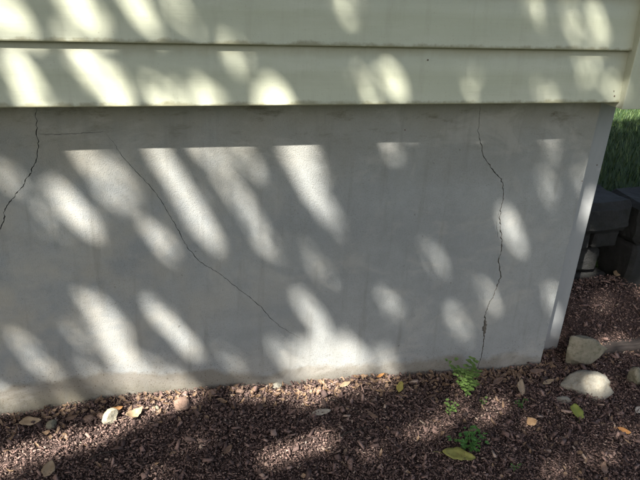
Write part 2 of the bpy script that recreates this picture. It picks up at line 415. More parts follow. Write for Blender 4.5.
# nail heads
def nail(u, v, y, r=0.0028):
    p = hit_y(u, v, y); bm = bmesh.new()
    bmesh.ops.create_cone(bm, cap_ends=True, segments=10, radius1=r, radius2=r * 0.7, depth=0.002)
    o = bm_obj('nail_head', bm, M['nail']); o.location = (p[0], y - 0.0005, p[2]); o.rotation_euler = (math.pi / 2, 0, 0); hchild(o)
nail(428, 60, -OV + 0.0085, 0.003); nail(614.5, 96, -OV + 0.0005, 0.0032); nail(614, 91, -OV + 0.001, 0.002)
nail(597, 165, DEP, 0.0035); nail(582, 181, 0.0, 0.004); nail(405, 130, 0.0, 0.003); nail(554, 114, 0.0, 0.003)

# ------------------------------------------------------------------ stone edging that holds the raised lawn
def rough_block(name, x0, x1, y0, y1, z0, z1, mat, parent, seed, bev=0.016, amp=0.012):
    bm = box_bm(x0, x1, y0, y1, z0, z1, bev, 1)
    for _ in range(3):
        bmesh.ops.subdivide_edges(bm, edges=[e for e in bm.edges if e.calc_length() > 0.045], cuts=1, use_grid_fill=True)
    off = Vector((seed * 3.7, seed * 1.3, 0))
    for v in bm.verts:
        v.co += noise.noise_vector(v.co * 4.5 + off) * amp * 1.5 + noise.noise_vector(v.co * 17 + off) * amp * 0.7
        v.co.y += 0.5 * amp * round(2.5 * noise.noise(v.co * 8 + off))
    bmesh.ops.triangulate(bm, faces=bm.faces[:])
    return bm_obj(name, bm, mat, parent, False)
edging = empty('stone_edging', (2.6, RY, -0.12)); tag(edging, 'low dark stone edging beside the house corner holding back the lawn', 'stone edging')
pT = hit_y(612, 203, RY); pB = hit_y(612, 236, RY); pX = hit_y(632, 225, RY)
zt, zm, xj = pT[2], pB[2], pX[0]
RAISE_TOP = zt
def estone(*a, **k):
    o = rough_block('stone', *a, **k); o.parent = edging; o.location = -edging.location; return o
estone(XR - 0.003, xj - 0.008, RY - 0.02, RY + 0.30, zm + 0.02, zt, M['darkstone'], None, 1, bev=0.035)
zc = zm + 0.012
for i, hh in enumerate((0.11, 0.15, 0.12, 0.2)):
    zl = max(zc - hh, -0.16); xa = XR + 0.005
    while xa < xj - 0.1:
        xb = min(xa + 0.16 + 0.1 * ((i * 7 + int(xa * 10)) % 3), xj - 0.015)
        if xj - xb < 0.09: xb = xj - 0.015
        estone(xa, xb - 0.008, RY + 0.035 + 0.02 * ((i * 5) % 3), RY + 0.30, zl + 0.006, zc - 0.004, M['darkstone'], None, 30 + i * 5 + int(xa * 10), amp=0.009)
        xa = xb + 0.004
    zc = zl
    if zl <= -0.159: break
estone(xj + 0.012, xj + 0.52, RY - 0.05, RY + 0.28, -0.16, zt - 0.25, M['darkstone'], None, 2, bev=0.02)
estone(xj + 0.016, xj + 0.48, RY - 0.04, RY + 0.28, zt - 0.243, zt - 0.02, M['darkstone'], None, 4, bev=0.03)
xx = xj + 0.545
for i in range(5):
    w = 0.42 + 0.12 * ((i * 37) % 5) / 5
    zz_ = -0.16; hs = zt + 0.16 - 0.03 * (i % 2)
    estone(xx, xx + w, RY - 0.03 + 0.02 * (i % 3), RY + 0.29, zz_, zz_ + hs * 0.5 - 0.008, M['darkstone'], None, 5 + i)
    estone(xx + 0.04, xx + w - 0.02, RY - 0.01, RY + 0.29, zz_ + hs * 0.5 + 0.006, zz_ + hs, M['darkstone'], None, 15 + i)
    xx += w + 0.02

# ------------------------------------------------------------------ half-buried timber at the right
pt = hit_g(622, 354)
bm = box_bm(2.02, 3.6, pt[1], pt[1] + 0.09, -0.16, float(gz(2.4, pt[1])) + 0.035, 0.012, 2)
bmesh.ops.subdivide_edges(bm, edges=[e for e in bm.edges if e.calc_length() > 0.5], cuts=12, use_grid_fill=True)
for v in bm.verts: v.co += noise.noise_vector(v.co * 6) * 0.008
timber = bm_obj('edging_timber', bm, M['timber'], None, True); tag(timber, 'dark weathered timber half buried in mulch beyond the corner rocks', 'timber')

# ------------------------------------------------------------------ rocks
def rock(name, uv, size, mat, label, seed, rotz=0.0, sink=0.3, facet=0.0, shape=None, group=None, tilt=0.0):
    p = hit_g(*uv); bm = bmesh.new(); bmesh.ops.create_icosphere(bm, subdivisions=4, radius=1.0)
    r = random.Random(seed)
    planes = [(Vector((r.gauss(0, 1), r.gauss(0, 1), r.gauss(0, 1))).normalized(), r.uniform(0.5, 0.82)) for _ in range(int(facet))]
    for v in bm.verts:
        c = v.co.copy()
        for n, d in planes:
            e = c.dot(n) - d
            if e > 0: c -= n * e * 0.97
        c *= 1 + 0.12 * noise.noise(v.co * 1.6 + Vector((seed, 0, 0))) + 0.06 * noise.noise(v.co * 4.5 + Vector((seed, 3, 0))) + 0.03 * noise.noise(v.co * 11 + Vector((seed, 3, 0)))
        if shape: c = shape(c)
        v.co = Vector((c.x * size[0], c.y * size[1], c.z * size[2]))
    bmesh.ops.rotate(bm, verts=bm.verts, cent=(0, 0, 0), matrix=Matrix.Rotation(rotz, 3, 'Z') @ Matrix.Rotation(tilt, 3, 'Y'))
    zmin = min(v.co.z for v in bm.verts); zmax = max(v.co.z for v in bm.verts)
    for v in bm.verts: v.co.z -= zmin + (zmax - zmin) * sink
    o = bm_obj(name, bm, mat, None, True); o.location = (p[0], p[1], float(gz(p[0], p[1])))
    tag(o, label, 'rock', group); return o
M['tanrock'] = make_stone('tan_rock', (0.16, 0.15, 0.10), (0.25, 0.22, 0.16), (0.085, 0.08, 0.042), 24)
M['palerock'] = make_stone('pale_rock', (0.20, 0.19, 0.155), (0.29, 0.265, 0.205), (0.15, 0.115, 0.07), 22)
M['brownrock'] = make_stone('brown_rock', (0.19, 0.12, 0.085), (0.29, 0.20, 0.15), (0.11, 0.06, 0.04), 40)
M['creamrock'] = make_stone('cream_rock', (0.36, 0.33, 0.24), (0.46, 0.42, 0.31), (0.24, 0.16, 0.08), 45)
wedge = lambda c: Vector((c.x, c.y, c.z * (1.0 - 0.75 * c.x)))
pebble = lambda c: Vector((c.x, c.y * (1 + 0.15 * c.x), c.z * (1 + 0.2 * c.x)))
rock('rock', (580, 361), (0.138, 0.08, 0.092), M['tanrock'], 'tan angular wedge of rock leaning at the foundation corner', 3, 0.0, 0.15, 14, wedge)
rock('rock', (588, 388), (0.138, 0.088, 0.07), M['palerock'], 'large pale rounded rock with sunlit end below the tan wedge rock', 52, -0.1, 0.3, 11, pebble)
rock('rock', (634, 384), (0.05, 0.04, 0.062), M['tanrock'], 'upright tan rock chunk cut by the right edge of the picture', 12, 0.3, 0.2, 6)
rock('rock', (182, 407), (0.036, 0.028, 0.034), M['brownrock'], 'rounded brown rock against the base of the wall', 17, 0.4, 0.25, 3)
rock('rock', (211, 394), (0.022, 0.016, 0.017), M['brownrock'], 'small reddish stone just right of the rounded brown rock', 21, 0.0, 0.3, 4)
rock('rock', (111, 421), (0.036, 0.024, 0.036), M['creamrock'], 'bright cream stone in full sun near the wall base', 25, 0.7, 0.2, 6, None, None, -0.7)
rock('rock', (277, 387), (0.023, 0.015, 0.014), M['palerock'], 'small white stone at the wall base left of the brightest patch', 29, 0.1, 0.25, 4)
rock('rock', (563, 401), (0.036, 0.02, 0.018), M['palerock'], 'small flat grey stone left below the large pale rock', 33, -0.2, 0.35, 5)
rock('rock', (101, 417), (0.017, 0.014, 0.014), M['brownrock'], 'tiny rust brown stone just left of the cream stone', 37, 0.0, 0.3, 4)

rock('rock', (88, 420), (0.026, 0.018, 0.018), M['brownrock'], 'rust brown stone half buried left of the cream stone', 41, 0.3, 0.4, 5)
rock('rock', (156, 410), (0.022, 0.016, 0.016), M['tanrock'], 'small tan stone between the curled leaf and the brown rock', 43, 0.0, 0.4, 5)
rock('rock', (52, 426), (0.024, 0.018, 0.02), M['tanrock'], 'small tan stone by the wall near the left edge', 47, 0.5, 0.35, 5)
rock('rock', (240, 392), (0.02, 0.014, 0.014), M['brownrock'], 'small brown stone left of the small white stone', 49, 0.1, 0.35, 4)

# ------------------------------------------------------------------ fallen leaves
def leaf_geo(L, Wd, curl, fold, seed, lobes=0.0, n=9):
    r = random.Random(seed); v, f = [], []
    ph = r.uniform(0, 6)
    for i in range(n + 1):
        t = i / n; w = Wd * (math.sin(math.pi * min(1, t * 0.97 + 0.015)) ** 0.75) * (1 - 0.25 * t + lobes * math.sin(t * 14 + ph))
        jl, jr = 1 + r.uniform(-0.16, 0.12), 1 + r.uniform(-0.16, 0.12)
        for j in (-2, -1, 0, 1, 2):
            s = j / 2; x = (t - 0.5) * L; y = s * w / 2 * (jl if j < 0 else jr) + 0.05 * L * math.sin(2.6 * t + ph)
            z = curl * ((t - 0.5) ** 2) * 4 * L * 0.25 + fold * abs(s) * w * 0.5 + 0.02 * L * math.sin(5 * t + 3 * s + ph) * abs(s)
            v.append((x, y, z))
    for i in range(n):
        for j in range(4):
            a = i * 5 + j; f.append((a, a + 1, a + 6, a + 5))
    return v, f
def fallen_leaf(uv, L, Wd, mat, label, rotz, seed, tilt=(0.0, 0.0), curl=0.3, fold=0.25, lift=0.012, lobes=0.05, group=None):
    p = hit_g(*uv); v, f = leaf_geo(L * 1.15, Wd * 1.15, curl, fold, seed, lobes)
    root = mesh_obj('fallen_leaf', v, f, mat, None, True)
    rt = Matrix.Rotation(tilt[0], 3, 'X') @ Matrix.Rotation(tilt[1], 3, 'Y') @ Matrix.Rotation(rotz, 3, 'Z'); L *= 1.15
    me = root.data; zmin = 9
    for q in me.vertices: q.co = rt @ q.co; zmin = min(zmin, q.co.z)
    for q in me.vertices: q.co.z -= zmin
    root.location = (p[0], p[1], float(bed_z(p[0], p[1])) + lift)
    sm = root.modifiers.new('thickness', 'SOLIDIFY'); sm.thickness = 0.0006
    # stalk
    pts_ = [rt @ Vector((-L / 2 - L * 0.28 * t, 0.03 * L * math.sin(3 * t), 0.002)) for t in (0, 0.35, 0.7, 1)]
    rv_, rf_ = [], []
    for q in pts_:
        for a in range(4): rv_.append((q.x, q.y + 0.0009 * math.cos(a * math.pi / 2), q.z - zmin + 0.0009 * math.sin(a * math.pi / 2)))
    for i in range(3):
        for a in range(4): rf_.append((i * 4 + a, i * 4 + (a + 1) % 4, i * 4 + 4 + (a + 1) % 4, i * 4 + 4 + a))
    mesh_obj('stalk', rv_, rf_, mat, root)
    tag(root, label, 'leaf', group); return root
LM = dict(
  yellow=make_leafmat('yellow_leaf', (0.36, 0.27, 0.05), (0.42, 0.36, 0.09), (0.20, 0.12, 0.03)),
  olive=make_leafmat('olive_leaf', (0.22, 0.21, 0.05), (0.30, 0.29, 0.08), (0.15, 0.10, 0.03)),
  green=make_leafmat('yellow_green_leaf', (0.22, 0.25, 0.04), (0.31, 0.33, 0.06), (0.12, 0.11, 0.03)),
  tan=make_leafmat('tan_leaf', (0.26, 0.18, 0.10), (0.36, 0.27, 0.17), (0.14, 0.09, 0.05), 0.15),
  orange=make_leafmat('orange_leaf', (0.42, 0.18, 0.05), (0.50, 0.26, 0.09), (0.25, 0.09, 0.03)),
  beige=make_leafmat('beige_leaf', (0.34, 0.29, 0.23), (0.42, 0.37, 0.29), (0.2, 0.15, 0.1), 0.15),
  brown=make_leafmat('brown_leaf', (0.11, 0.065, 0.04), (0.19, 0.12, 0.08), (0.05, 0.03, 0.02), 0.1),
  peach=make_leafmat('peach_leaf', (0.48, 0.28, 0.13), (0.55, 0.36, 0.19), (0.3, 0.15, 0.06)))
fl = fallen_leaf
fl((458, 459), 0.115, 0.058, LM['olive'], 'large olive yellow leaf lying below the green sprig', -0.35, 1, (0.25, 0.0), 0.3)
fl((576, 416), 0.072, 0.062, LM['green'], 'yellow green leaf lying below the pale rock', 1.2, 2, (0.3, 0.15), 0.2, lobes=0.12)
fl((531, 425), 0.046, 0.040, LM['peach'], 'small round peach coloured leaf in a sun spot', 0.4, 3, (0.35, 0.0), 0.2)
fl((399, 393), 0.044, 0.036, LM['yellow'], 'bright yellow leaf standing near the wall base', 1.2, 4, (0.9, 0.2), 0.3)
fl((380, 379), 0.036, 0.014, LM['orange'], 'small orange leaf touching the wall base', 0.3, 5, (0.7, 0.0), 0.4)
fl((519, 393), 0.066, 0.048, LM['tan'], 'tan leaf propped up near the crack foot', 1.1, 6, (0.8, 0.3), 0.4)
fl((321, 415), 0.074, 0.036, LM['beige'], 'pale beige leaf lying below the brightest patch', 0.2, 7, (0.15, 0.0), 0.2)
fl((31, 424), 0.07, 0.036, LM['tan'], 'tan leaf at the wall base near the left edge', 0.1, 8, (0.6, 0.0), 0.3)
fl((49, 474), 0.055, 0.045, LM['tan'], 'tan leaf at the lower left in shade', 1.3, 9, (0.4, 0.2), 0.3)
fl((135, 418), 0.062, 0.040, LM['tan'], 'curled tan leaf in the sun right of the cream stone', 0.4, 10, (0.3, 0.0), 1.6, 0.6)
fl((116, 412), 0.05, 0.022, LM['orange'], 'rust coloured leaf behind the cream stone', 0.2, 11, (0.5, 0.0), 0.6)
fl((472, 377), 0.085, 0.03, LM['brown'], 'reddish brown leaf at the foot of the right crack', -0.1, 12, (0.6, 0.0), 0.3)
fl((497, 384), 0.06, 0.03, LM['brown'], 'brown leaf between the tan leaf and the weed', 0.5, 13, (0.4, 0.0), 0.5)
fl((548, 384), 0.062, 0.024, LM['tan'], 'narrow tan leaf left of the pale rock', 0.25, 14, (0.3, 0.0), 0.3)
fl((536, 374), 0.07, 0.028, LM['brown'], 'dark brown leaf at the wall base near the corner', -0.15, 15, (0.5, 0.0), 0.4)
fl((623, 433), 0.05, 0.03, LM['orange'], 'orange brown leaf near the right edge', -0.5, 16, (0.3, 0.0), 0.5)
fl((637, 412), 0.04, 0.03, LM['beige'], 'pale leaf at the right edge below the rock chunk', 0.6, 17, (0.4, 0.0), 0.3)
fl((345, 387), 0.05, 0.022, LM['tan'], 'thin tan leaf at the wall base under the brightest patch', 0.4, 18, (0.4, 0.0), 0.4)
fl((72, 420), 0.045, 0.02, LM['brown'], 'brown leaf scrap in the lit strip near the left', 0.2, 19, (0.4, 0.0), 0.5)
fl((603, 472), 0.05, 0.03, LM['brown'], 'brown leaf at the lower right bottom edge', 0.9, 20, (0.3, 0.0), 0.5)
fl((605, 318), 0.06, 0.04, LM['tan'], 'pale tan leaf on the mulch beyond the timber', 0.3, 22, (0.3, 0.0), 0.5)
fl((636, 307), 0.06, 0.05, LM['orange'], 'orange leaf at the right edge below the stone edging', 0.8, 23, (0.4, 0.0), 0.5)
fl((372, 418), 0.05, 0.02, LM['brown'], 'brown leaf in shade right of the pale beige leaf', -0.9, 24, (0.3, 0.0), 0.5)
fl((228, 452), 0.04, 0.024, LM['brown'], 'brown leaf in shade left of the long sun spot', 0.9, 25, (0.3, 0.0), 0.5)
fl((430, 399), 0.03, 0.014, LM['brown'], 'brown scrap left of the weed seedling', 0.2, 26, (0.3, 0.0), 0.5)

# crumbled leaf litter along the wall base
lv, lf = [], []
rl = random.Random(77)
for i in range(640):
    x = rl.uniform(-0.75, 2.2) if i % 3 else rl.gauss(1.45, 0.3); y = -abs(rl.gauss(0, 0.07)) - 0.012 if i < 520 else rl.uniform(-0.75, -0.05)
    if x > 1.85: y += 0.1
    v, f = leaf_geo(rl.uniform(0.014, 0.04), rl.uniform(0.008, 0.02), rl.uniform(0.2, 1.2), rl.uniform(0.1, 0.7), i, 0.1, 4)
    rt = Matrix.Rotation(rl.uniform(-0.2, 0.9), 3, 'X') @ Matrix.Rotation(rl.uniform(-0.5, 0.5), 3, 'Y') @ Matrix.Rotation(rl.uniform(0, 6.28), 3, 'Z')
    b = len(lv); z = float(bed_z(x, y)) + 0.010
    for q in v:
        w = rt @ Vector(q); lv.append((w.x + x, min(w.y + y, -0.002) if x < XE else w.y + y, w.z + z))
    lf += [tuple(k + b for k in q) for q in f]
M['litter'] = make_leafmat('leaf_litter', (0.10, 0.055, 0.03), (0.26, 0.17, 0.10), (0.05, 0.03, 0.02), 0.1)
litter = mesh_obj('leaf_litter', lv, lf, M['litter'], None, True); tag(litter, 'crumbled brown leaf litter along the foot of the wall', 'leaf litter', kind='stuff')

# twigs
def twig(a, b, r, label, seed):
    pa, pb = hit_g(*a), hit_g(*b); rr = random.Random(seed); N = 9; v, f = [], []
    for i in range(N + 1):
        t = i / N; p = pa * (1 - t) + pb * t
        p = p + np.array([rr.uniform(-1, 1), rr.uniform(-1, 1), 0]) * 0.004
        z = float(bed_z(p[0], p[1])) + 0.014 + 0.01 * math.sin(3 * t); w = r * (1 - 0.6 * t)
        for k in range(5):
            an = k * 2 * math.pi / 5; v.append((p[0] + w * math.cos(an) * 0.3, p[1] + w * math.cos(an), z + w * math.sin(an)))
    for i in range(N):
        for k in range(5): f.append((i * 5 + k, i * 5 + (k + 1) % 5, i * 5 + 5 + (k + 1) % 5, i * 5 + 5 + k))
    o = mesh_obj('twig', v, f, M['timber'], None, True); tag(o, label, 'twig'); return o
twig((338, 441), (368, 430), 0.003, 'thin twig at the right end of the long sun spot', 1)
twig((326, 400), (362, 420), 0.0025, 'thin dark twig sloping right of the pale beige leaf', 2)
twig((612, 262), (616, 296), 0.003, 'bare twig lying below the stone edging', 3)
twig((90, 462), (132, 452), 0.0025, 'thin twig lying in shade at the lower left', 4)

# ------------------------------------------------------------------ weeds
M['weedleaf'] = make_leafmat('weed_leaf', (0.12, 0.21, 0.05), (0.21, 0.31, 0.09), None, 0.35)
M['weeddark'] = make_leafmat('dark_weed_leaf', (0.07, 0.18, 0.04), (0.12, 0.27, 0.06), None, 0.3)
M['stem'] = make_plain('green_stem', (0.12, 0.18, 0.06), 0.6)
def weed(uv, stems, mat, label, seed, leaf=0.014, pinnate=False):
    p = hit_g(*uv); base = Vector((p[0], p[1], float(bed_z(p[0], p[1])) - 0.01)); r = random.Random(seed)
    root = empty('weed_plant', base); tag(root, label, 'weed')
    fv, ff = [], []
    for (dx, dy, h, nl) in stems:
        sv, sf = [], []; N = 7; path = []
        for i in range(N + 1):
            t = i / N; c = Vector((dx * t ** 1.4 + r.uniform(-1, 1) * 0.002, dy * t ** 1.4 + r.uniform(-1, 1) * 0.002, h * (t ** 0.85))); path.append(c); w = 0.0019 * (1 - 0.6 * t)
            for k in range(5): a = k * 1.2566; sv.append((c.x + w * math.cos(a), c.y + w * math.sin(a), c.z))
        for i in range(N):
            for k in range(5): sf.append((i * 5 + k, i * 5 + (k + 1) % 5, i * 5 + 5 + (k + 1) % 5, i * 5 + 5 + k))
        mesh_obj('stem', sv, sf, M['stem'], root, True)
        for q in range(nl):
            t = 0.25 + 0.75 * (q + r.random()) / (nl); k = min(N - 1, int(t * N)); c = path[k].lerp(path[k + 1], t * N - k if t < 1 else 1)
            an = r.uniform(0, 6.283); pet = leaf * r.uniform(0.3, 1.3); up = r.uniform(-0.1, 0.6)
            d = Vector((math.cos(an), math.sin(an), up)).normalized(); tip = c + d * pet
            for s in ((-0.9, 0, 0.9) if not pinnate else (-0.5, 0.5, 0.0)):
                dd = Vector((math.cos(an + s), math.sin(an + s), up * 0.5 + r.uniform(-0.25, 0.2))).normalized(); L = leaf * r.uniform(0.45, 1.3)
                sd = dd.cross(Vector((0, 0, 1))).normalized() * L * (0.42 if not pinnate else 0.24); b = len(fv); zz = Vector((0, 0, L * 0.1))
                for pnt in (tip, tip + dd * L * 0.35 + sd * 0.85 + zz, tip + dd * L * 0.75 + sd * 0.8 + zz, tip + dd * L, tip + dd * L * 0.75 - sd * 0.8 + zz, tip + dd * L * 0.35 - sd * 0.85 + zz, tip + dd * L * 0.55): fv.append(tuple(pnt))
                for a1, a2 in ((0, 1), (1, 2), (2, 3), (3, 4), (4, 5), (5, 0)): ff.append((b + a1, b + a2, b + 6))
    mesh_obj('foliage', fv, ff, mat, root, False); return root
weed((466, 397), [(-0.005, 0.02, 0.20, 22), (0.016, -0.01, 0.14, 14), (-0.085, 0.03, 0.20, 22), (0.05, 0.0, 0.13, 12), (-0.03, 0.0, 0.18, 14), (0.025, 0.03, 0.19, 12), (-0.05, 0.05, 0.16, 10)], M['weedleaf'], 'taller light green weed seedling in front of the right crack', 5, 0.019)
weed((450, 413), [(-0.022, 0.0, 0.075, 9), (0.014, 0.005, 0.06, 6), (0.03, 0.0, 0.05, 5)], M['weedleaf'], 'small light green weed just left of the taller seedling', 6, 0.011)
weed((482, 405), [(0.0, 0.0, 0.055, 6)], M['weedleaf'], 'single stemmed weed just right of the taller seedling', 7, 0.010)
weed((470, 449), [(-0.07, 0.02, 0.06, 16), (0.065, 0.02, 0.06, 16), (0.0, 0.04, 0.08, 16), (0.03, -0.03, 0.055, 12), (-0.03, -0.02, 0.05, 12), (0.05, 0.05, 0.07, 12)], M['weeddark'], 'dark green feathery sprig above the large olive leaf', 8, 0.018, True)
weed((521, 406), [(-0.018, 0.0, 0.035, 7), (0.02, 0.01, 0.035, 7)], M['weeddark'], 'tiny dark green sprig below the propped tan leaf', 9, 0.010, True)
weed((514, 470), [(-0.02, 0.0, 0.03, 6), (0.02, 0.01, 0.03, 6)], M['weeddark'], 'faint small sprig at the bottom edge right of the olive leaf', 10, 0.009, True)

# ------------------------------------------------------------------ bark mulch: thousands of small chips
def chips(name, N, xr_, yr_, lmin, lmax, zj, seed, keep=None):
    g = np.random.default_rng(seed)
    x = g.uniform(*xr_, N); y = g.uniform(*yr_, N)
    if keep is not None:
        k = keep(x, y); x, y = x[k], y[k]; N = len(x)
    L = lmin + (lmax - lmin) * g.random(N) ** 2.0
    Wd = L * g.uniform(0.16, 0.62, N); H = L * g.uniform(0.10, 0.36, N)
    cube = np.array([[-1, -1, -1], [1, -1, -1], [1, 1, -1], [-1, 1, -1], [-1, -1, 1], [1, -1, 1], [1, 1, 1], [-1, 1, 1]], float) * 0.5
    V = cube[None] * (1 + g.uniform(-0.55, 0.15, (N, 8, 3)))
    V = V * np.stack([L, Wd, H], -1)[:, None]
    a = g.uniform(0, 2 * np.pi, N); b = g.normal(0, 0.5, N); c = g.normal(0, 0.6, N)
    ca, sa, cb, sb, cc, sc_ = np.cos(a), np.sin(a), np.cos(b), np.sin(b), np.cos(c), np.sin(c)
    X, Y, Z = V[..., 0], V[..., 1], V[..., 2]
    Y, Z = Y * cc[:, None] - Z * sc_[:, None], Y * sc_[:, None] + Z * cc[:, None]
    X, Z = X * cb[:, None] + Z * sb[:, None], -X * sb[:, None] + Z * cb[:, None]
    X, Y = X * ca[:, None] - Y * sa[:, None], X * sa[:, None] + Y * ca[:, None]
    z0 = bed_z(x, y) + g.uniform(-0.006, zj, N)
    V = np.stack([X + x[:, None], Y + y[:, None], Z + z0[:, None]], -1).reshape(-1, 3)
    q = np.array([[0, 3, 2, 1], [4, 5, 6, 7], [0, 1, 5, 4], [1, 2, 6, 5], [2, 3, 7, 6], [3, 0, 4, 7]])
    Fq = (q[None] + (np.arange(N) * 8)[:, None, None]).reshape(-1, 4)
    tone = np.clip(g.beta(1.7, 2.2, N) + np.where(g.random(N) < 0.03, 0.35, 0), 0, 1)
    o = np_obj(name, V, Fq, M['chip'], None, np.repeat(tone, 8)); return o
front = lambda x, y: (y < -0.006) | ((x > XE + 0.006) & (y < DEP - 0.006)) | ((x > XR + 0.01) & (y < RY + 0.02))
def in_view(x, y, m=45):
    d = np.stack([x, y, bed_z(x, y)], -1) - CAM; c = d @ RW
    u = 320 + F_PX * c[:, 0] / c[:, 2]; v = 240 + F_PX * c[:, 1] / c[:, 2]
    return (u > -m) & (u < 640 + m) & (v < 480 + m)
near = lambda x, y: front(x, y) & in_view(x, y)
o = chips('mulch', 235000, (-1.0, 3.3), (-1.0, 0.34), 0.003, 0.0145, 0.014, 1, near); tag(o, 'reddish brown bark mulch covering the planting bed', 'mulch', kind='stuff')
o = chips('mulch', 6500, (-1.0, 3.3), (-1.0, 0.34), 0.010, 0.045, 0.017, 2, near); tag(o, 'longer reddish brown bark pieces strewn over the planting bed', 'mulch', kind='stuff')
far = lambda x, y: front(x, y) & ~in_view(x, y, 40)
o = chips('mulch', 26000, (-3.0, 4.4), (-1.55, 0.34), 0.012, 0.04, 0.010, 3, far); tag(o, 'outer reddish brown bark mulch towards the lawn', 'mulch', kind='stuff')

# ------------------------------------------------------------------ grass on the raised lawn
def grass(N, xr_, yr_, hmin, hmax, seed):
    g = np.random.default_rng(seed); x = g.uniform(*xr_, N); y = g.uniform(*yr_, N)
    h = g.uniform(hmin, hmax, N); a = g.uniform(0, 6.283, N); w = g.uniform(0.0015, 0.0035, N); ln = g.uniform(0.1, 0.8, N) * h
    z = ground_z(x, y) - 0.004
    dx, dy = np.cos(a), np.sin(a)
    P = lambda s, t: np.stack([x - dy * w * s + dx * ln * t ** 2, y + dx * w * s + dy * ln * t ** 2, z + h * t], -1)
    V = np.stack([P(-1, 0), P(1, 0), P(0.8, 0.5), P(-0.8, 0.5), P(0.05, 1.0), P(-0.05, 1.0)], 1).reshape(-1, 3)
    q = np.array([[0, 1, 2, 3], [3, 2, 4, 5]]); Fq = (q[None] + (np.arange(N) * 6)[:, None, None]).reshape(-1, 4)
    return np_obj('grass', V, Fq, M['blade'], None, np.repeat(g.random(N), 6))
tag(grass(42000, (XR + 0.1, 6.5), (RY + 0.12, 5.5), 0.03, 0.085, 4), 'short green grass on the raised lawn beside the house', 'grass', kind='stuff')

# ------------------------------------------------------------------ the tree whose crown dapples the wall
E1 = np.cross(SUN, [0, 0, 1.0]); E1 /= np.linalg.norm(E1); E2 = np.cross(E1, SUN)
SR = math.radians(0.53) / 2; L0 = 8.2; RS = L0 * math.tan(SR)
def surf(u, v, s):
    if s == 'w': return hit_y(u, v, 0.0)
    if s == 's': return hit_y(u, v, -OV + 0.008)
    if s == 'c': return hit_y(u, v, DEP)
    if s == 'l':
        d = ray(u, v); return CAM + d * ((0.68 - CAM[2]) / d[2])
    if s == 'r': return hit_g(u, v, 0.075)
    return hit_g(u, v, 0.012)
# gaps in the foliage: (surface, ends of the light patch in the photograph, gap radius in mm)
GAPS = [
 # upper siding board
 ('s', 8, 2, 22, 34, 30), ('s', 70, -20, 92, 36, 36), ('s', 118, -12, 160, 24, 30), ('s', 178, -8, 184, 30, 15), ('s', 340, -14, 356, 20, 21),
 ('s', 528, -6, 545, 30, 15), ('s', 565, 0, 582, 38, 20), ('s', 588, 5, 605, 44, 17), ('s', -20, -10, -2, 20, 30),
 # lower siding board
 ('s', 14, 50, 38, 110, 26), ('s', 78, 58, 132, 102, 34), ('s', 66, 44, 92, 66, 22), ('s', 140, 84, 176, 112, 20), ('s', 186, 84, 218, 114, 24), ('s', 268, 76, 290, 118, 28),
 ('s', 382, 66, 406, 98, 26), ('s', 356, 74, 376, 104, 14), ('s', 460, 70, 482, 93, 11), ('s', 535, 81, 553, 104, 15), ('s', 578, 57, 600, 86, 13), ('s', 610, 82, 620, 104, 21), ('s', 228, 52, 248, 72, 8),
 # foundation, upper row (the overhang cuts their tops)
 ('w', 2, 160, 16, 196, 16), ('w', 76, 140, 126, 212, 22), ('w', 108, 146, 130, 208, 17), ('w', 50, 182, 97, 237, 31), ('w', 142, 218, 174, 257, 26), ('w', 150, 140, 218, 250, 27),
 ('w', 196, 128, 274, 256, 24), ('w', 236, 130, 256, 176, 20), ('w', 286, 130, 322, 214, 32), ('w', 300, 180, 346, 234, 14), ('w', 312, 140, 326, 180, 14), ('w', 300, 248, 338, 288, 13), ('w', 34, 208, 54, 236, 9),
 ('w', 380, 134, 398, 158, 12), ('w', 536, 168, 556, 202, 10), ('w', 546, 134, 556, 158, 13),
 # foundation, middle and right
 ('w', 296, 294, 328, 332, 30), ('w', 382, 288, 401, 318, 18), ('w', 424, 240, 443, 274, 19), ('w', 502, 208, 523, 252, 28), ('w', 478, 282, 496, 312, 13), ('w', 450, 306, 468, 344, 20), ('w', 547, 284, 559, 318, 22),
 ('w', 578, 166, 590, 202, 19), ('c', 590, 194, 597, 226, 27),
 # foundation, lower left
 ('w', 96, 298, 140, 392, 40), ('w', 146, 298, 198, 358, 26), ('w', 70, 318, 86, 346, 12), ('w', 84, 360, 102, 384, 12), ('w', 116, 388, 196, 386, 28), ('w', 12, 336, 56, 376, 17), ('w', -4, 380, 2, 412, 24), ('w', 62, 392, 84, 414, 18), ('w', 150, 358, 178, 384, 16), ('w', 28, 398, 44, 414, 10),
 ('w', 296, 362, 364, 356, 54), ('w', 318, 330, 338, 380, 30), ('w', 270, 338, 300, 376, 19), ('w', 376, 348, 398, 380, 22), ('w', 220, 346, 240, 372, 9),
 # the lawn beyond the corner
 ('l', 624, 116, 660, 122, 330), ('l', 600, 112, 640, 112, 200),
 # the mulch
 ('g', 104, 424, 200, 392, 38), ('g', -10, 462, 118, 428, 41), ('g', -20, 480, 40, 452, 20), ('g', 232, 394, 360, 385, 27), ('g', 290, 402, 330, 393, 26), ('g', 352, 390, 398, 378, 18), ('g', 258, 460, 336, 436, 27), ('g', 362, 454, 388, 446, 12), ('g', 400, 438, 442, 420, 20), ('g', 172, 452, 204, 434, 14), ('g', 138, 482, 168, 468, 15),
 ('g', 476, 424, 506, 398, 20), ('g', 432, 426, 464, 404, 18), ('g', 582, 460, 612, 444, 15), ('g', 544, 480, 576, 462, 16), ('g', 616, 440, 636, 426, 13), ('r', 590, 386, 610, 376, 26), ('g', 458, 396, 472, 386, 22), ('g', 524, 430, 540, 416, 17), ('g', 598, 344, 632, 328, 24), ('g', 594, 322, 608, 310, 18), ('g', 634, 312, 646, 300, 20), ('g', 626, 354, 646, 340, 14),
]
holes = []
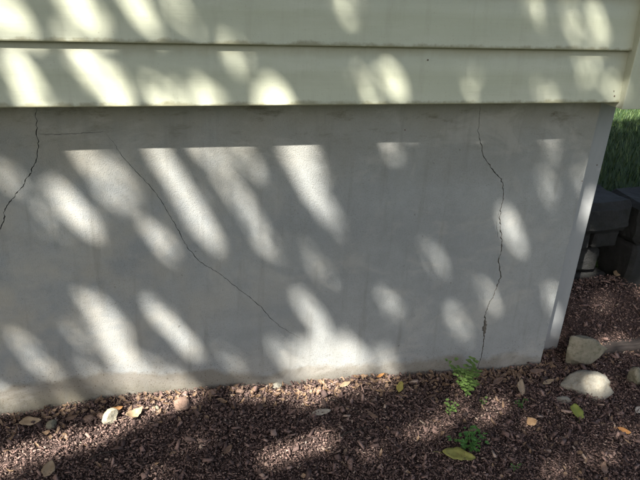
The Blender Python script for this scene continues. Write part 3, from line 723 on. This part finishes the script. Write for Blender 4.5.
for s, u0, v0, u1, v1, r in GAPS:
    a, b = surf(u0, v0, s), surf(u1, v1, s)
    A = np.array([a @ E1, a @ E2]); B = np.array([b @ E1, b @ E2]); r = r * 0.00090 - (0.0045 if r < 25 else 0.0015)
    d = np.linalg.norm(B - A); sh = max(r, RS)
    if d <= 2 * sh: A = B = (A + B) / 2
    else:
        t = (B - A) / d; A, B = A + t * sh, B - t * sh
    rh = max(r, 0.023); q = min(0.85, 0.05 - math.log(min(1.0, (r / rh) ** 2)) / 2.4)
    holes.append((A, B, rh, q))
HA = np.array([h[0] for h in holes]); HB = np.array([h[1] for h in holes]); HR = np.array([h[2] for h in holes]); HQ = np.array([h[3] for h in holes])
W0 = np.array([0.6, 0, 0.6]); S0 = W0 @ SUN                       # sun-depth of the wall's middle
def cover(P, extra):
    """share of the foliage that may stand at a point: 1 out of the beams of sunlight, less inside them"""
    uv = np.stack([P @ E1, P @ E2], -1); dep = np.abs(P @ SUN - S0 - L0); q = np.ones(len(P))
    for A, B, r, hq in zip(HA, HB, HR, HQ):
        ab = B - A; L2 = ab @ ab
        t = np.clip(((uv - A) @ ab) / L2, 0, 1) if L2 > 1e-9 else np.zeros(len(uv))
        e = uv - A - t[:, None] * ab; d = np.sqrt(e[:, 0] ** 2 + e[:, 1] ** 2)
        q = np.where(d > r + dep * SR + extra, q, np.minimum(q, hq))
    return q
def clear(P, extra): return cover(P, extra) >= 1.0
CEN = W0 + SUN * L0
tree = empty('tree', (-5.6, -6.0, float(gz(-5.6, -6.0)) - 0.3)); tag(tree, 'broad leafy shade tree standing out of the picture to the left', 'tree')
toff = -tree.location
def leaves(N, cen, rad, lo, hi, seed):
    g = np.random.default_rng(seed)
    d = g.normal(size=(N, 3)); d /= np.linalg.norm(d, axis=1)[:, None]
    P = cen + d * (g.random(N) ** (1 / 3.0))[:, None] * np.array(rad)
    L = g.uniform(lo, hi, N)
    n = SUN[None] * 0.9 + g.normal(0, 0.45, (N, 3)); n /= np.linalg.norm(n, axis=1)[:, None]
    t = np.cross(n, g.normal(size=(N, 3))); t /= np.linalg.norm(t, axis=1)[:, None]; b = np.cross(n, t)
    sh = np.array([[-0.5, 0, 0], [-0.2, 0.36, 0.05], [0.2, 0.30, 0.05], [0.55, 0, -0.06], [0.2, -0.30, 0.05], [-0.2, -0.36, 0.05]])
    V = P[:, None] + L[:, None, None] * (sh[None, :, 0:1] * t[:, None] + sh[None, :, 1:2] * b[:, None] + sh[None, :, 2:3] * n[:, None])
    if hi < 0.04:                                    # fine twig-end leaflets: some of them hang in the gaps too
        q = cover(P, 0.0)
        for k in range(6): q = np.minimum(q, cover(V[:, k], 0.0))
        return V[g.random(N) < q]
    ok = clear(P, 0.10 * lo)
    V, P = V[ok], P[ok]
    for k in range(6):
        c = clear(V[:, k], 0.0); V, P = V[c], P[c]
    for k in range(6):
            c = clear(0.5 * (V[:, k] + P), 0.0) & clear(0.5 * (V[:, k] + V[:, (k + 1) % 6]), 0.0); V, P = V[c], P[c]
    return V
Vs = [leaves(52000, CEN, (3.7, 3.3, 2.0), 0.07, 0.115, 5), leaves(52000, CEN, (3.0, 2.6, 1.5), 0.045, 0.07, 6)]
Vs.append(leaves(70000, CEN, (2.8, 2.4, 1.2), 0.022, 0.036, 8))
# the outer crown over the trunk
Vs.append(leaves(16000, CEN + np.array([-2.2, -2.4, 0.4]), (3.6, 3.4, 2.4), 0.08, 0.13, 7))
Vs.append(leaves(17000, CEN + np.array([3.4, 0.3, 0.3]), (2.8, 2.3, 1.5), 0.08, 0.13, 9))
V = np.concatenate(Vs); N = len(V)
q = np.array([[0, 1, 2, 3], [0, 3, 4, 5]]); Fq = (q[None] + (np.arange(N) * 6)[:, None, None]).reshape(-1, 4)
crown = np_obj('crown', V.reshape(-1, 3), Fq, M['treeleaf'], tree); crown.location = toff
print('leaves', N, 'holes', len(holes))
def limb(path, r0, r1, rv_, rf_):
    k = 8; N_ = len(path) - 1; base = len(rv_)
    for i, p in enumerate(path):
        d = (path[min(i + 1, N_)] - path[max(i - 1, 0)]); d /= np.linalg.norm(d)
        u = np.cross(d, [0.3, 0.2, 1.0]); u /= np.linalg.norm(u); w = np.cross(d, u); r = r0 + (r1 - r0) * i / N_
        for a in range(k): an = 2 * math.pi * a / k; rv_.append(p + r * (u * math.cos(an) + w * math.sin(an)))
    for i in range(N_):
        for a in range(k): rf_.append((base + i * k + a, base + i * k + (a + 1) % k, base + i * k + k + (a + 1) % k, base + i * k + k + a))
tv, tf = [], []
T0 = np.array([-5.6, -6.0, float(gz(-5.6, -6.0)) - 0.3])
trunk_path = [T0 + np.array([0.25 * math.sin(t * 2), 0.2 * math.sin(t * 3), 0]) * t + np.array([0.9, 1.0, 6.4]) * t for t in np.linspace(0, 1, 12)]
limb(trunk_path, 0.24, 0.10, tv, tf)
g = np.random.default_rng(3)
made = 0
for tries in range(400):
    t = g.uniform(0.45, 1.0); s = trunk_path[int(t * 11)]
    e = CEN + np.array([-0.9, -1.0, 0.2]) + g.normal(size=3) * np.array([1.7, 1.5, 0.7])
    mid = (s + e) / 2 + np.array([0, 0, 0.35]) + g.normal(size=3) * 0.15
    ts = np.linspace(0, 1, 14)[:, None]; path = (1 - ts) ** 2 * s + 2 * ts * (1 - ts) * mid + ts ** 2 * e
    dens = np.linspace(0, 1, 80)[:, None]; dp = (1 - dens) ** 2 * s + 2 * dens * (1 - dens) * mid + dens ** 2 * e
    if clear(dp, 0.035).all():
        limb(list(path), 0.055, 0.012, tv, tf); made += 1
        if made >= 16: break
print('limbs', made)
trunk = mesh_obj('trunk', tv, tf, M['bark'], tree, True); trunk.location = toff
